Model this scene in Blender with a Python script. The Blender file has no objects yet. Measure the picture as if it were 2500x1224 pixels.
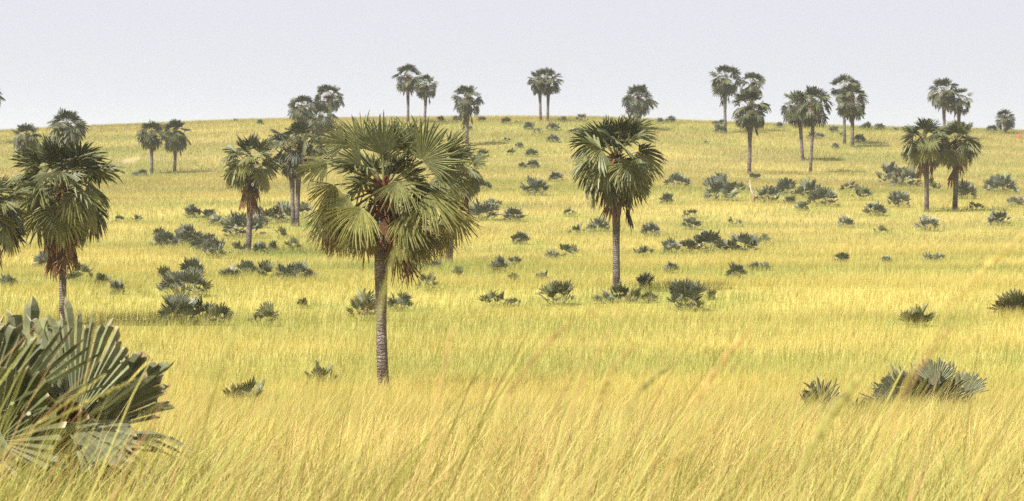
import bpy, math, random
import numpy as np

R_ = math.radians
RS = np.random.RandomState(7)
random.seed(7)
scene = bpy.context.scene
COL = scene.collection

# ------------------------------------------------------------------ camera model (a point's bearing from its place in the photo)
F, CX, CY, HORIZON = 7090.0, 1250.0, 612.0, 400.0
PITCH = math.atan((CY - HORIZON) / F)
CAM = np.array([0.0, 0.0, 10.0])
FWD = np.array([0.0, math.cos(PITCH), -math.sin(PITCH)])
UP = np.array([0.0, math.sin(PITCH), math.cos(PITCH)])
RIGHT = np.array([1.0, 0.0, 0.0])

def at(px, py, D):
    """world point seen at photo pixel (px, py), D metres north of the camera"""
    d = FWD + RIGHT * ((px - CX) / F) + UP * ((CY - py) / F)
    return CAM + d * (D / d[1])

# ------------------------------------------------------------------ terrain
PROF = np.array([(-60, -2.3), (0, -2.2), (5, -2.32), (10, -2.5), (22, -2.95), (40, -4.1), (60, -5.45), (75, -6.3), (90, -6.75), (108, -6.85),
                 (125, -6.55), (142, -6.25), (165, -6.3), (190, -6.35), (215, -6.3), (232, -5.85), (250, -5.25), (267, -4.2),
                 (300, -2.95), (330, -2.05), (360, -1.2), (375, -.25), (390, 1.1), (400, 1.95), (430, 4.55), (458, 6.9), (475, 7.5),
                 (500, 7.2), (560, 4.0), (640, -2), (900, -18), (1400, -26), (4200, -30)], float)
_yy = np.arange(-60, 4200, 1.0)
_zz = np.interp(_yy, PROF[:, 0], PROF[:, 1])
_k = np.exp(-0.5 * (np.arange(-15, 16) / 5.0) ** 2); _k /= _k.sum()
_zz = np.convolve(np.pad(_zz, 15, mode='edge'), _k, 'valid')
RIDGE = np.array([(-400, 325), (0, 317), (220, 305), (600, 291), (900, 286), (1250, 283), (1450, 285), (1700, 296), (2000, 306), (2200, 311), (2420, 315), (2500, 318), (2900, 335)], float)

def vnoise(x, y, seed):
    """smooth value noise, vectorised"""
    x = np.asarray(x, float); y = np.asarray(y, float)
    xi = np.floor(x).astype(np.int64); yi = np.floor(y).astype(np.int64)
    fx = x - xi; fy = y - yi
    fx = fx * fx * (3 - 2 * fx); fy = fy * fy * (3 - 2 * fy)
    def h(a, b):
        n = (a * 374761393 + b * 668265263 + seed * 974711) & 0x7fffffff
        n = ((n ^ (n >> 13)) * 1274126177) & 0x7fffffff
        return ((n ^ (n >> 16)) & 0xffff) / 65535.0
    return (h(xi, yi) * (1 - fx) + h(xi + 1, yi) * fx) * (1 - fy) + (h(xi, yi + 1) * (1 - fx) + h(xi + 1, yi + 1) * fx) * fy

def fbm(x, y, seed, oct=3):
    a, s, t = 1.0, 0.0, 0.0
    for i in range(oct):
        s = s + a * vnoise(x * 2 ** i, y * 2 ** i, seed + i * 17); t += a; a *= .5
    return s / t

def ground(x, y):
    x = np.asarray(x, float); y = np.asarray(y, float)
    z = np.interp(y, _yy, _zz)
    w = np.clip((y - 150) / 310, 0, 1); w = w * w * (3 - 2 * w)
    px = CX + F * x / np.maximum(y, 60)
    off = -(np.interp(px, RIDGE[:, 0], RIDGE[:, 1]) - 285) * np.minimum(y, 475) / F * w
    amp = np.clip((y - 30) / 60, 0, 1) * np.clip((700 - y) / 200, 0, 1)
    und = (vnoise(x / 34 + 5, y / 13, 3) - .5) * .42 * amp + (vnoise(x / 9, y / 6, 9) - .5) * .14 * amp
    return CAM[2] + z + off + und

GH = 0.42     # what the grass hides of a foot
def spot(px, py, gh=GH):
    """the ground point whose grass top is seen at photo pixel (px, py)"""
    d = FWD + RIGHT * ((px - CX) / F) + UP * ((CY - py) / F)
    d = d / d[1]
    D = np.arange(12, 474, .25)
    g = ground(d[0] * D, D) + gh
    ray = CAM[2] + d[2] * D
    hit = np.nonzero(ray <= g)[0]
    Dm = D[hit[0]] if len(hit) else 462.0
    x = d[0] * Dm
    return np.array([x, Dm, float(ground(x, Dm))]), Dm

# ------------------------------------------------------------------ materials
def new_mat(name):
    m = bpy.data.materials.new(name); m.use_nodes = True
    nt = m.node_tree; nt.nodes.clear()
    return m, nt, nt.nodes.new, nt.links.new

def attr_mat(name, rough, spec, trans, nscale, namt, bump=0.0):
    """diffuse colour from the mesh's own colour attribute, mottled by object-space noise; part of the light passes through"""
    m, nt, N, L = new_mat(name)
    out = N('ShaderNodeOutputMaterial'); a = N('ShaderNodeAttribute'); a.attribute_name = 'tone'
    geo = N('ShaderNodeNewGeometry'); no = N('ShaderNodeTexNoise'); no.inputs['Scale'].default_value = nscale; no.inputs['Detail'].default_value = 3
    L(geo.outputs['Position'], no.inputs['Vector'])
    mr = N('ShaderNodeMapRange'); mr.inputs['From Min'].default_value = .3; mr.inputs['From Max'].default_value = .7
    mr.inputs['To Min'].default_value = 1 - namt; mr.inputs['To Max'].default_value = 1 + namt
    L(no.outputs['Fac'], mr.inputs['Value'])
    mx = N('ShaderNodeVectorMath'); mx.operation = 'SCALE'
    L(a.outputs['Color'], mx.inputs[0]); L(mr.outputs['Result'], mx.inputs['Scale'])
    p = N('ShaderNodeBsdfPrincipled'); p.inputs['Roughness'].default_value = rough; p.inputs['Specular IOR Level'].default_value = spec
    L(mx.outputs['Vector'], p.inputs['Base Color'])
    if bump:
        b = N('ShaderNodeBump'); b.inputs['Strength'].default_value = bump; b.inputs['Distance'].default_value = .03
        L(no.outputs['Fac'], b.inputs['Height']); L(b.outputs['Normal'], p.inputs['Normal'])
    if trans:
        t = N('ShaderNodeBsdfTranslucent'); L(mx.outputs['Vector'], t.inputs['Color'])
        s = N('ShaderNodeMixShader'); s.inputs['Fac'].default_value = trans
        L(p.outputs['BSDF'], s.inputs[1]); L(t.outputs['BSDF'], s.inputs[2]); L(s.outputs['Shader'], out.inputs['Surface'])
    else:
        L(p.outputs['BSDF'], out.inputs['Surface'])
    return m

M_LEAF = attr_mat('palm_leaf', .52, .28, .08, 9, .28)
M_GRASS = attr_mat('grass_blade', .6, .25, .35, 3, .06)
M_SOIL = attr_mat('soil', .95, .1, 0, .8, .12, .3)
M_DRY = attr_mat('dry_fibre', .85, .15, .08, 14, .3)

def bark_mat():
    m, nt, N, L = new_mat('palm_bark')
    out = N('ShaderNodeOutputMaterial'); p = N('ShaderNodeBsdfPrincipled'); p.inputs['Roughness'].default_value = .9; p.inputs['Specular IOR Level'].default_value = .15
    tc = N('ShaderNodeTexCoord'); mp = N('ShaderNodeMapping'); mp.inputs['Scale'].default_value = (1, 1, 1)
    L(tc.outputs['Object'], mp.inputs['Vector'])
    w = N('ShaderNodeTexWave'); w.bands_direction = 'Z'; w.inputs['Scale'].default_value = 3.2; w.inputs['Distortion'].default_value = 7; w.inputs['Detail'].default_value = 3; w.inputs['Detail Scale'].default_value = 2.5
    L(mp.outputs['Vector'], w.inputs['Vector'])
    n1 = N('ShaderNodeTexNoise'); n1.inputs['Scale'].default_value = 2.2; n1.inputs['Detail'].default_value = 5; L(mp.outputs['Vector'], n1.inputs['Vector'])
    n2 = N('ShaderNodeTexNoise'); n2.inputs['Scale'].default_value = 22; n2.inputs['Detail'].default_value = 4; L(mp.outputs['Vector'], n2.inputs['Vector'])
    a = N('ShaderNodeAttribute'); a.attribute_name = 'tone'
    def mix(kind, fac, A, B):
        x = N('ShaderNodeMix'); x.data_type = 'RGBA'; x.blend_type = kind; x.inputs['Factor'].default_value = fac
        L(A, x.inputs[6]); L(B, x.inputs[7]); return x.outputs[2]
    def ramp(src, lo, hi, c0, c1):
        r = N('ShaderNodeValToRGB'); r.color_ramp.elements[0].position = lo; r.color_ramp.elements[1].position = hi
        r.color_ramp.elements[0].color = (*c0, 1); r.color_ramp.elements[1].color = (*c1, 1); L(src, r.inputs['Fac']); return r.outputs['Color']
    c = mix('MULTIPLY', 1, a.outputs['Color'], ramp(w.outputs['Fac'], .15, .8, (.84, .82, .82), (1.06, 1.06, 1.06)))
    c = mix('MULTIPLY', 1, c, ramp(n1.outputs['Fac'], .35, .65, (.5, .45, .42), (1.25, 1.24, 1.22)))
    c = mix('MULTIPLY', 1, c, ramp(n2.outputs['Fac'], .35, .65, (.5, .47, .45), (1.2, 1.19, 1.18)))
    L(c, p.inputs['Base Color'])
    ad = N('ShaderNodeMath'); ad.operation = 'ADD'; L(w.outputs['Fac'], ad.inputs[0]); L(n2.outputs['Fac'], ad.inputs[1])
    b = N('ShaderNodeBump'); b.inputs['Strength'].default_value = .8; b.inputs['Distance'].default_value = .04
    L(ad.outputs['Value'], b.inputs['Height']); L(b.outputs['Normal'], p.inputs['Normal'])
    L(p.outputs['BSDF'], out.inputs['Surface'])
    return m
M_BARK = bark_mat()

# ------------------------------------------------------------------ mesh helpers
class MB:
    """collects vertices, faces (quads and triangles) and vertex colours; builds ONE mesh object"""
    def __init__(s): s.v, s.q, s.t, s.c, s.n = [], [], [], [], 0
    def add(s, v, c, q=None, t=None):
        v = np.asarray(v, float).reshape(-1, 3); c = np.broadcast_to(np.asarray(c, float), (len(v), 3))
        if q is not None and len(q): s.q.append(np.asarray(q, np.int64) + s.n)
        if t is not None and len(t): s.t.append(np.asarray(t, np.int64) + s.n)
        s.v.append(v); s.c.append(c); s.n += len(v)
    def build(s, name, mat, parent=None, loc=None, smooth=False):
        V = np.concatenate(s.v); C = np.concatenate(s.c)
        q = np.concatenate(s.q) if s.q else np.zeros((0, 4), np.int64)
        t = np.concatenate(s.t) if s.t else np.zeros((0, 3), np.int64)
        o0 = np.zeros(3) if loc is None else np.asarray(loc, float)
        me = bpy.data.meshes.new(name)
        me.vertices.add(len(V)); me.vertices.foreach_set('co', (V - o0).astype(np.float32).ravel())
        nl = q.size + t.size; nf = len(q) + len(t)
        me.loops.add(nl); me.loops.foreach_set('vertex_index', np.concatenate([q.ravel(), t.ravel()]).astype(np.int32))
        me.polygons.add(nf)
        me.polygons.foreach_set('loop_start', np.concatenate([np.arange(len(q)) * 4, q.size + np.arange(len(t)) * 3]).astype(np.int32))
        me.polygons.foreach_set('use_smooth', np.full(nf, smooth))
        at_ = me.attributes.new('tone', 'FLOAT_COLOR', 'POINT')
        at_.data.foreach_set('color', np.concatenate([np.clip(C, 0, 1), np.ones((len(C), 1))], 1).astype(np.float32).ravel())
        me.update(calc_edges=True)
        me.materials.append(mat)
        ob = bpy.data.objects.new(name, me); COL.objects.link(ob)
        if parent is not None:
            ob.parent = parent; ob.location = o0 - np.array(parent['_at'])
        else:
            ob.location = o0
        ob['_at'] = list(o0)
        return ob

def tag(o, label=None, cat=None, group=None, kind=None):
    if label: o['label'] = label
    if cat: o['category'] = cat
    if group: o['group'] = group
    if kind: o['kind'] = kind
    return o

def empty(name, loc, label, cat, group=None):
    o = bpy.data.objects.new(name, None); COL.objects.link(o); o.location = loc; o['_at'] = [float(a) for a in loc]
    o.empty_display_size = .3
    return tag(o, label, cat, group)

def unit(v):
    v = np.asarray(v, float); return v / (np.linalg.norm(v) + 1e-12)

def tube(mb, pts, rad, col, sides=6, cap=True):
    pts = np.asarray(pts, float); n = len(pts)
    rad = np.broadcast_to(np.asarray(rad, float), (n,)); col = np.broadcast_to(np.asarray(col, float), (n, 3))
    tg = np.gradient(pts, axis=0); tg /= np.linalg.norm(tg, axis=1)[:, None] + 1e-12
    ref = np.array([0, 0, 1.0]) if abs(tg[0][2]) < .8 else np.array([0, 1.0, 0])
    a = np.cross(tg, ref); a /= np.linalg.norm(a, axis=1)[:, None] + 1e-12
    b = np.cross(tg, a)
    th = np.arange(sides) / sides * 2 * np.pi
    V = pts[:, None, :] + rad[:, None, None] * (np.cos(th)[None, :, None] * a[:, None, :] + np.sin(th)[None, :, None] * b[:, None, :])
    q = []
    for i in range(n - 1):
        for j in range(sides):
            k = (j + 1) % sides
            q.append((i * sides + j, i * sides + k, (i + 1) * sides + k, (i + 1) * sides + j))
    t = [((n - 1) * sides, (n - 1) * sides + j, (n - 1) * sides + j + 1) for j in range(1, sides - 1)] if cap else None
    mb.add(V.reshape(-1, 3), np.repeat(col, sides, 0), q, t)

# ------------------------------------------------------------------ one fan leaf
GREEN = np.array([.077, .082, .030]); GREYG = np.array([.116, .124, .080]); DEADC = np.array([.125, .062, .030]); STRAW = np.array([.42, .34, .215])

def blade(mb, H, t, n, R, half, nseg, col, rng, split=.55, cup=.10, fold=.15, droop=.25, cut=False, tipcol=None, rows=5, pleat=.42, ragged=.12, back=.0):
    """fan leaf blade: nseg pleated segments fused to `split`, then free tips that bend down"""
    t = unit(t); n = unit(np.asarray(n, float) - np.dot(n, t) * t); s = np.cross(t, n)
    half = R_(half)
    th = np.linspace(-half, half, nseg + 1); mid = (th[:-1] + th[1:]) / 2; dth = th[1] - th[0]
    mid = mid + rng.normal(0, dth * .10, nseg)
    rs = R * (1 - .22 * (np.abs(mid) / max(half, .3)) ** 2) * (1 + rng.normal(0, ragged * .5, nseg))
    longs = (rng.rand(nseg) < .16) & cut
    rs = rs * np.where(longs, 1.03 + .14 * rng.rand(nseg), 1.0)
    if rows >= 6: fr = np.array([.03, .30, split, split + (1 - split) * .4, split + (1 - split) * .78, 1.0]); wd = np.array([1, 1, 1, .72, .36, .03])
    elif rows == 5: fr = np.array([.03, .32, split, split + (1 - split) * .55, 1.0]); wd = np.array([1, 1, 1, .62, .04])
    else: fr = np.array([.04, split, split + (1 - split) * .55, 1.0]); wd = np.array([1, 1, .66, .05])
    if cut:
        wd = np.where(fr > split, 1.0, wd); wd[-1] = .86
    K = len(fr)
    WD = np.repeat(wd[None, :], nseg, 0)
    if cut: WD[longs, -1] = .08; WD[longs, -2] = .62
    rad = rs[:, None] * fr[None, :]
    rad = np.where(fr[None, :] <= split + 1e-6, R * fr[None, :] * (1 - .10 * (np.abs(mid[:, None]) / max(half, .3)) ** 2), rad)
    torn = np.zeros((nseg, K, 3))
    if cut: torn[:, -1, :] = rng.uniform(-.09, .05, (nseg, 3)); torn[:, -2, :] = torn[:, -1, :] * .5
    wob = rng.normal(0, .04, (nseg, 1)) * np.clip(fr - split, 0, 1)[None, :] / (1 - split + 1e-6) * (.3 if cut else 2.2)      # free tips wander sideways
    V = np.zeros((nseg, K, 3, 3))
    dr = droop * (1 + rng.normal(0, .35, nseg))[:, None]
    for e, sg in enumerate((-1, 0, 1)):
        ang = mid[:, None] + wob + sg * dth * .5 * WD
        ca, sa = np.cos(ang), np.sin(ang)
        lift = (cup * rad * rad / R + fold * rad * np.abs(sa) - back * (rad * np.clip(ca, 0, 1)) ** 2 / R)
        lift = lift + (1 if sg == 0 else -1) * pleat * .5 * rad * dth * (WD ** .5) * .8
        P = (rad * (1 + torn[:, :, e]))[..., None] * (ca[..., None] * t + sa[..., None] * s) + lift[..., None] * n
        V[:, :, e, :] = P
    g = dr * R * (rad / R) ** 2.4
    V[..., 2] -= g[..., None]
    # keep the length of the bent tips
    ln = np.linalg.norm(V, axis=-1, keepdims=True); tgt = rad[..., None, None] * 1.06
    V = np.where(ln > tgt, V * (tgt / np.maximum(ln, 1e-9)), V) + H
    idx = np.arange(nseg * K * 3).reshape(nseg, K, 3)
    qa = np.stack([idx[:, :-1, 0], idx[:, :-1, 1], idx[:, 1:, 1], idx[:, 1:, 0]], -1).reshape(-1, 4)
    qb = np.stack([idx[:, :-1, 1], idx[:, :-1, 2], idx[:, 1:, 2], idx[:, 1:, 1]], -1).reshape(-1, 4)
    c = np.asarray(col, float) * (1 + rng.normal(0, .10, (nseg, 1, 1, 1)))
    c = np.broadcast_to(c, (nseg, K, 3, 3)).copy()
    if tipcol is not None:
        f = np.clip((fr - (.955 if cut else .86)) / (.045 if cut else .14), 0, 1)[None, :, None, None] * (rng.rand(nseg)[:, None, None, None] < .75)
        c = c * (1 - f) + np.asarray(tipcol) * f
    mb.add(V.reshape(-1, 3), c.reshape(-1, 3), np.concatenate([qa, qb]))

def petiole_pts(B, H, d0, n=5):
    B = np.asarray(B); H = np.asarray(H); L = np.linalg.norm(H - B); M = B + unit(d0) * L * .5
    u = np.linspace(0, 1, n)[:, None]
    return (1 - u) ** 2 * B + 2 * u * (1 - u) * M + u * u * H

def auto_frond(B, az, el, Lp, R, rng, age, dead=False):
    """petiole points, blade hub, blade axis and blade normal of a leaf that leaves B at azimuth az and elevation el"""
    h = np.array([math.cos(az), math.sin(az), 0.0]); side = np.array([-math.sin(az), math.cos(az), 0.0])
    e1 = el - R_(8 + 12 * age)
    d0 = h * math.cos(el) + np.array([0, 0, math.sin(el)])
    d1 = h * math.cos(e1) + np.array([0, 0, math.sin(e1)])
    H = B + d0 * Lp * .55 + d1 * Lp * .45
    k = min(1, max(0, (age - .22) / .5)); k = k * k * (3 - 2 * k)
    e2 = max(e1 - R_(4 + 44 * k + rng.normal(0, 12)), R_(-88))
    t = h * math.cos(e2) + np.array([0, 0, math.sin(e2)])
    nn = -h * math.sin(e2) + np.array([0, 0, math.cos(e2)])
    ro = rng.normal(0, .5)
    nn = nn * math.cos(ro) + side * math.sin(ro)
    return petiole_pts(B, H, d0), H, t, nn

def leaf_tone(age, rng, near=True):
    c = GREEN * np.clip(1 + rng.normal(0, .22), .6, 1.6) + np.array([.155, .135, .027]) * max(0, age - .3) * (rng.uniform(.1, 1.3) if near else .0)  # lower fronds of near palms get a sunlit yellow-green painted into their colour
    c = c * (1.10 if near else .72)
    return np.clip(c, .02, 1)

# ------------------------------------------------------------------ palms
def make_trunk(mb, base, hub, r, rng, gh):
    n = 26; u = np.linspace(0, 1, n)
    sway = rng.normal(0, .05)
    base = np.asarray(base, float) - np.array([0, 0, .15])
    P = base + u[:, None] * (hub - base); P[:, 0] += np.sin(u * np.pi) * sway; P[:, 1] += np.sin(u * np.pi) * rng.normal(0, .05)
    rr = r * (1.0 + .35 * np.exp(-(u / .05) ** 2) - .10 * np.exp(-((u - .35) / .18) ** 2) + .22 * np.exp(-((u - .72) / .16) ** 2)) * (1 + rng.normal(0, .012, n))
    low = np.exp(-(u / .22) ** 2)[:, None]
    c = np.array([.20, .175, .165]) * (1 - .6 * low) + np.array([.11, .072, .055]) * .6 * low
    tube(mb, P, rr, c, 14)

def leaf_bases(mb, hub, r, Rt, rng):
    """the dark stubs of old stalks and the orange fruit stalks under the crown"""
    for i in range(64):
        az = i * 2.4; el = R_(rng.uniform(5, 70)); z = rng.uniform(-.34, .10) * Rt
        d = np.array([math.cos(az) * math.cos(el), math.sin(az) * math.cos(el), math.sin(el)])
        b = hub + np.array([d[0] * r * .7, d[1] * r * .7, z]); L = rng.uniform(.10, .22) * Rt
        tube(mb, [b, b + d * L * .5, b + d * L + np.array([0, 0, .04])], [.07, .05, .025], np.array([.10, .036, .018]) * rng.uniform(.7, 1.5), 4)
    for i in range(7):
        az = rng.uniform(0, 6.28); h = np.array([math.cos(az), math.sin(az), 0])
        p = [hub + h * r * .8, hub + h * Rt * .2 + np.array([0, 0, .02 * Rt]), hub + h * Rt * .34 - np.array([0, 0, .06 * Rt]), hub + h * Rt * .40 - np.array([0, 0, .22 * Rt])]
        tube(mb, p, [.03, .028, .024, .012], np.array([.26, .12, .04]) * rng.uniform(.7, 1.2), 4)

def palm(P):
    rng = np.random.RandomState(P['seed'])
    bx, by = P['base']; hx, hy = P['hub']
    if 'D' in P:
        D = P['D']; b0 = at(bx, by, D); base = np.array([b0[0], D, float(ground(b0[0], D))])
    else:
        base, D = spot(bx, by)
    hub = at(hx, hy, D)
    Rt = P['hw'] * D / F * (1 if P.get('near') else 1.08)                      # crown radius, m
    up = (hy - P['top']) * D / F
    r = P.get('tw', 30 * P['hw'] / 185.) * D / F / 2
    root = empty('palm_tree', base, P['label'], 'palm tree', 'palm trees scattered over the grassland')
    mb = MB(); make_trunk(mb, base, hub, r, rng, GH); mb.build('trunk', M_BARK, root, base, True)
    near = P.get('near', False); N = int(P.get('n', 38) * (.44 if P.get('main') else .80 if near else .92))
    nseg = 34 if P.get('main') else (28 if near else 18); rows = 6 if P.get('main') else (5 if near else 4)
    Lp, Rb = Rt * (.40 if P.get('main') else .52 if near else .56), Rt * (.54 if P.get('main') else .60 if near else .50)
    mbs = MB()
    mb2 = MB(); leaf_bases(mb2, hub, r, Rt, rng); mb2.build('leaf_bases', M_DRY, root, hub)
    crown = MB()
    def put(pts, H, t, n, R, half, col, dead=False, **kw):
        if near:
            m = MB(); blade(m, H, t, n, R, half, nseg if not dead else nseg // 2, col, rng, rows=rows, **kw)
            f = m.build('dead_frond' if dead else 'frond', M_DRY if dead else M_LEAF, root, H)
            if dead: tag(f, 'withered brown frond hanging against the trunk')
            m = MB(); tube(m, pts, np.linspace(.035, .018, len(pts)), (np.array([.13, .12, .045]) if not dead else DEADC), 4)
            m.build('petiole', M_LEAF, f, H)
        else:
            m = crown if not dead else mbs
            blade(m, H, t, n, R, half, nseg if not dead else 9, col, rng, rows=rows, **kw)
            tube(m, pts[::2], np.linspace(.035, .018, len(pts[::2])), (np.array([.13, .12, .045]) if not dead else DEADC), 3)
    for (fx, fy, ang, tow, Rp, half, dr, brown) in P.get('fronds', ()):
        H = at(fx, fy, D - tow * Rt * .55)
        a = R_(ang); c = math.cos(tow * 1.0)
        t = np.array([math.cos(a) * c, -math.sin(tow * 1.0), math.sin(a) * c])
        nref = np.array([0, -.75 - .2 * abs(tow), .75]) if ang > 180 else np.array([0.0, -1, .35 if tow > -.2 else -.3])
        pts = petiole_pts(hub + np.array([0, 0, .05]), H, unit(H - hub) + np.array([0, 0, .35]))
        col = leaf_tone(.85 if ang > 180 else .2, rng) * (1 - brown) + DEADC * brown
        put(pts, H, t, nref, Rp * D / F, half, col, dead=brown > .8, droop=dr, cup=.06, fold=.02, back=.15, pleat=.75, tipcol=(STRAW * .8 if ang > 180 else GREEN * 1.5))
    sk = 0
    for i in range(N):
        u = (i + .5) / N; age = u
        el = R_(84 - P.get('sag', 115 if near else 122) * u ** (.92 if near else 1.12) + rng.normal(0, 8))       # from the spear leaf down
        if P.get('fronds') and -1.2 < math.sin(i * 2.399) * -1 and math.sin(i * 2.39996 + P.get('az', 0)) < -.25: continue   # the front ones are set by hand
        az = i * 2.39996 + P.get('az', 0) + rng.normal(0, .2)
        lp = Lp * (.75 + .35 * math.sin(min(1, u * 1.5) * 1.57)) * rng.uniform(.88, 1.1) * (max(up / Rt, .75) if el > .5 else 1)
        R = Rb * rng.uniform(.86, 1.1) * (.95 if u < .1 else 1)
        half = 62 + 45 * min(1, u * 2.2) + rng.normal(0, 10)
        pts, H, t, n = auto_frond(hub + np.array([0, 0, (0.5 - u) * .14 * Rt]), az, el, lp, R, rng, age)
        put(pts, H, t, n, R, min(half, 125), leaf_tone(age, rng, near), droop=.12 + .42 * age * rng.uniform(.6, 1.3), cup=.08, fold=.12 - .34 * min(1, age * 1.6) * rng.uniform(.4, 1.2), pleat=.75 if near else .45,
            back=.2 * age, tipcol=(STRAW * .7 if age > .7 else GREEN * 1.6))
    nd = P.get('dead', 9) if near else int(P.get('dead', 9) * .6)
    for i in range(nd):
        az = i * 2.4 + rng.uniform(0, 1); el = R_(rng.uniform(-78, -55)); sl = P.get('skirt', .6) * Rt
        b = hub - np.array([0, 0, (.12 + .88 * (i + .5) / nd) * sl * (1 if near else .7)])
        h = np.array([math.cos(az), math.sin(az), 0]); H = b + h * (r + .12 * Rt) - np.array([0, 0, .14 * Rt])
        t = h * rng.uniform(.15, .5) + np.array([0, 0, -1]); n = h + np.array([0, 0, .2])
        put(petiole_pts(b + h * r * .7, H, h), H, t, n, Rb * rng.uniform(.75, 1.05), rng.uniform(24, 46), (DEADC * rng.uniform(.5, 1.3) if rng.rand() < .75 else DEADC * 1.2 + np.array([.07, .06, .03])), dead=True, droop=.05, cup=-.1, fold=-.3, pleat=.9, ragged=.3, tipcol=DEADC * 1.6)
    if not near:
        crown.build('crown', M_LEAF, root, hub)
        if mbs.n: tag(mbs.build('dead_frond_skirt', M_DRY, root, hub), 'withered brown fronds under the green crown')
    return root

MAIN = [(1030, 392, 55, .15, 112, 100, .06, 0), (1012, 372, 68, -.5, 108, 62, .05, 0), (935, 378, 95, .1, 104, 68, .05, 0), (965, 372, 80, -.4, 104, 60, .05, 0),
        (887, 366, 114, 0, 98, 60, .06, 0), (845, 352, 163, .15, 84, 62, .12, 0), (882, 402, 152, .3, 76, 62, .12, 0), (816, 452, 236, .1, 82, 80, .25, 0),
        (884, 506, 238, .55, 112, 74, .30, 0), (900, 440, 130, -.4, 78, 80, .1, 0), (985, 436, 50, -.4, 78, 80, .1, 0), (945, 425, 90, -.6, 78, 90, .1, 0), (970, 444, 288, .7, 84, 84, .35, 0), (1042, 472, 312, .5, 112, 72, .28, 0), (984, 520, 290, .55, 100, 60, .25, 0),
        (976, 586, 292, .3, 76, 60, .2, .12), (1078, 424, 335, .1, 82, 75, .2, 0), (1088, 492, 298, -.3, 98, 60, .2, .1), (972, 590, 275, .25, 100, 28, .04, .95), (992, 620, 282, .1, 84, 24, .04, .9), (1008, 560, 290, .0, 96, 30, .05, .95),
        (806, 530, 258, -.1, 92, 50, .2, .25), (1058, 536, 283, .1, 92, 42, .15, .4), (852, 480, 214, .3, 84, 75, .25, 0), 
        (955, 590, 262, .25, 62, 22, .05, .95), (862, 562, 250, .3, 70, 50, .15, .2), (800, 500, 258, .1, 92, 56, .2, .05), (838, 545, 256, -.2, 90, 55, .15, .15),
        (1102, 512, 286, .1, 98, 60, .2, .05), (1040, 560, 276, .3, 86, 45, .15, .3), (1010, 560, 285, .4, 78, 60, .2, 0), (1012, 596, 280, .2, 70, 40, .1, .35), (890, 560, 262, .35, 76, 52, .15, .1), (818, 560, 264, 0, 74, 40, .12, .5), (1080, 560, 276, 0, 76, 36, .1, .55), (1090, 372, 20, .2, 78, 70, .15, 0), (800, 400, 195, .2, 78, 70, .2, 0)]

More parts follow.
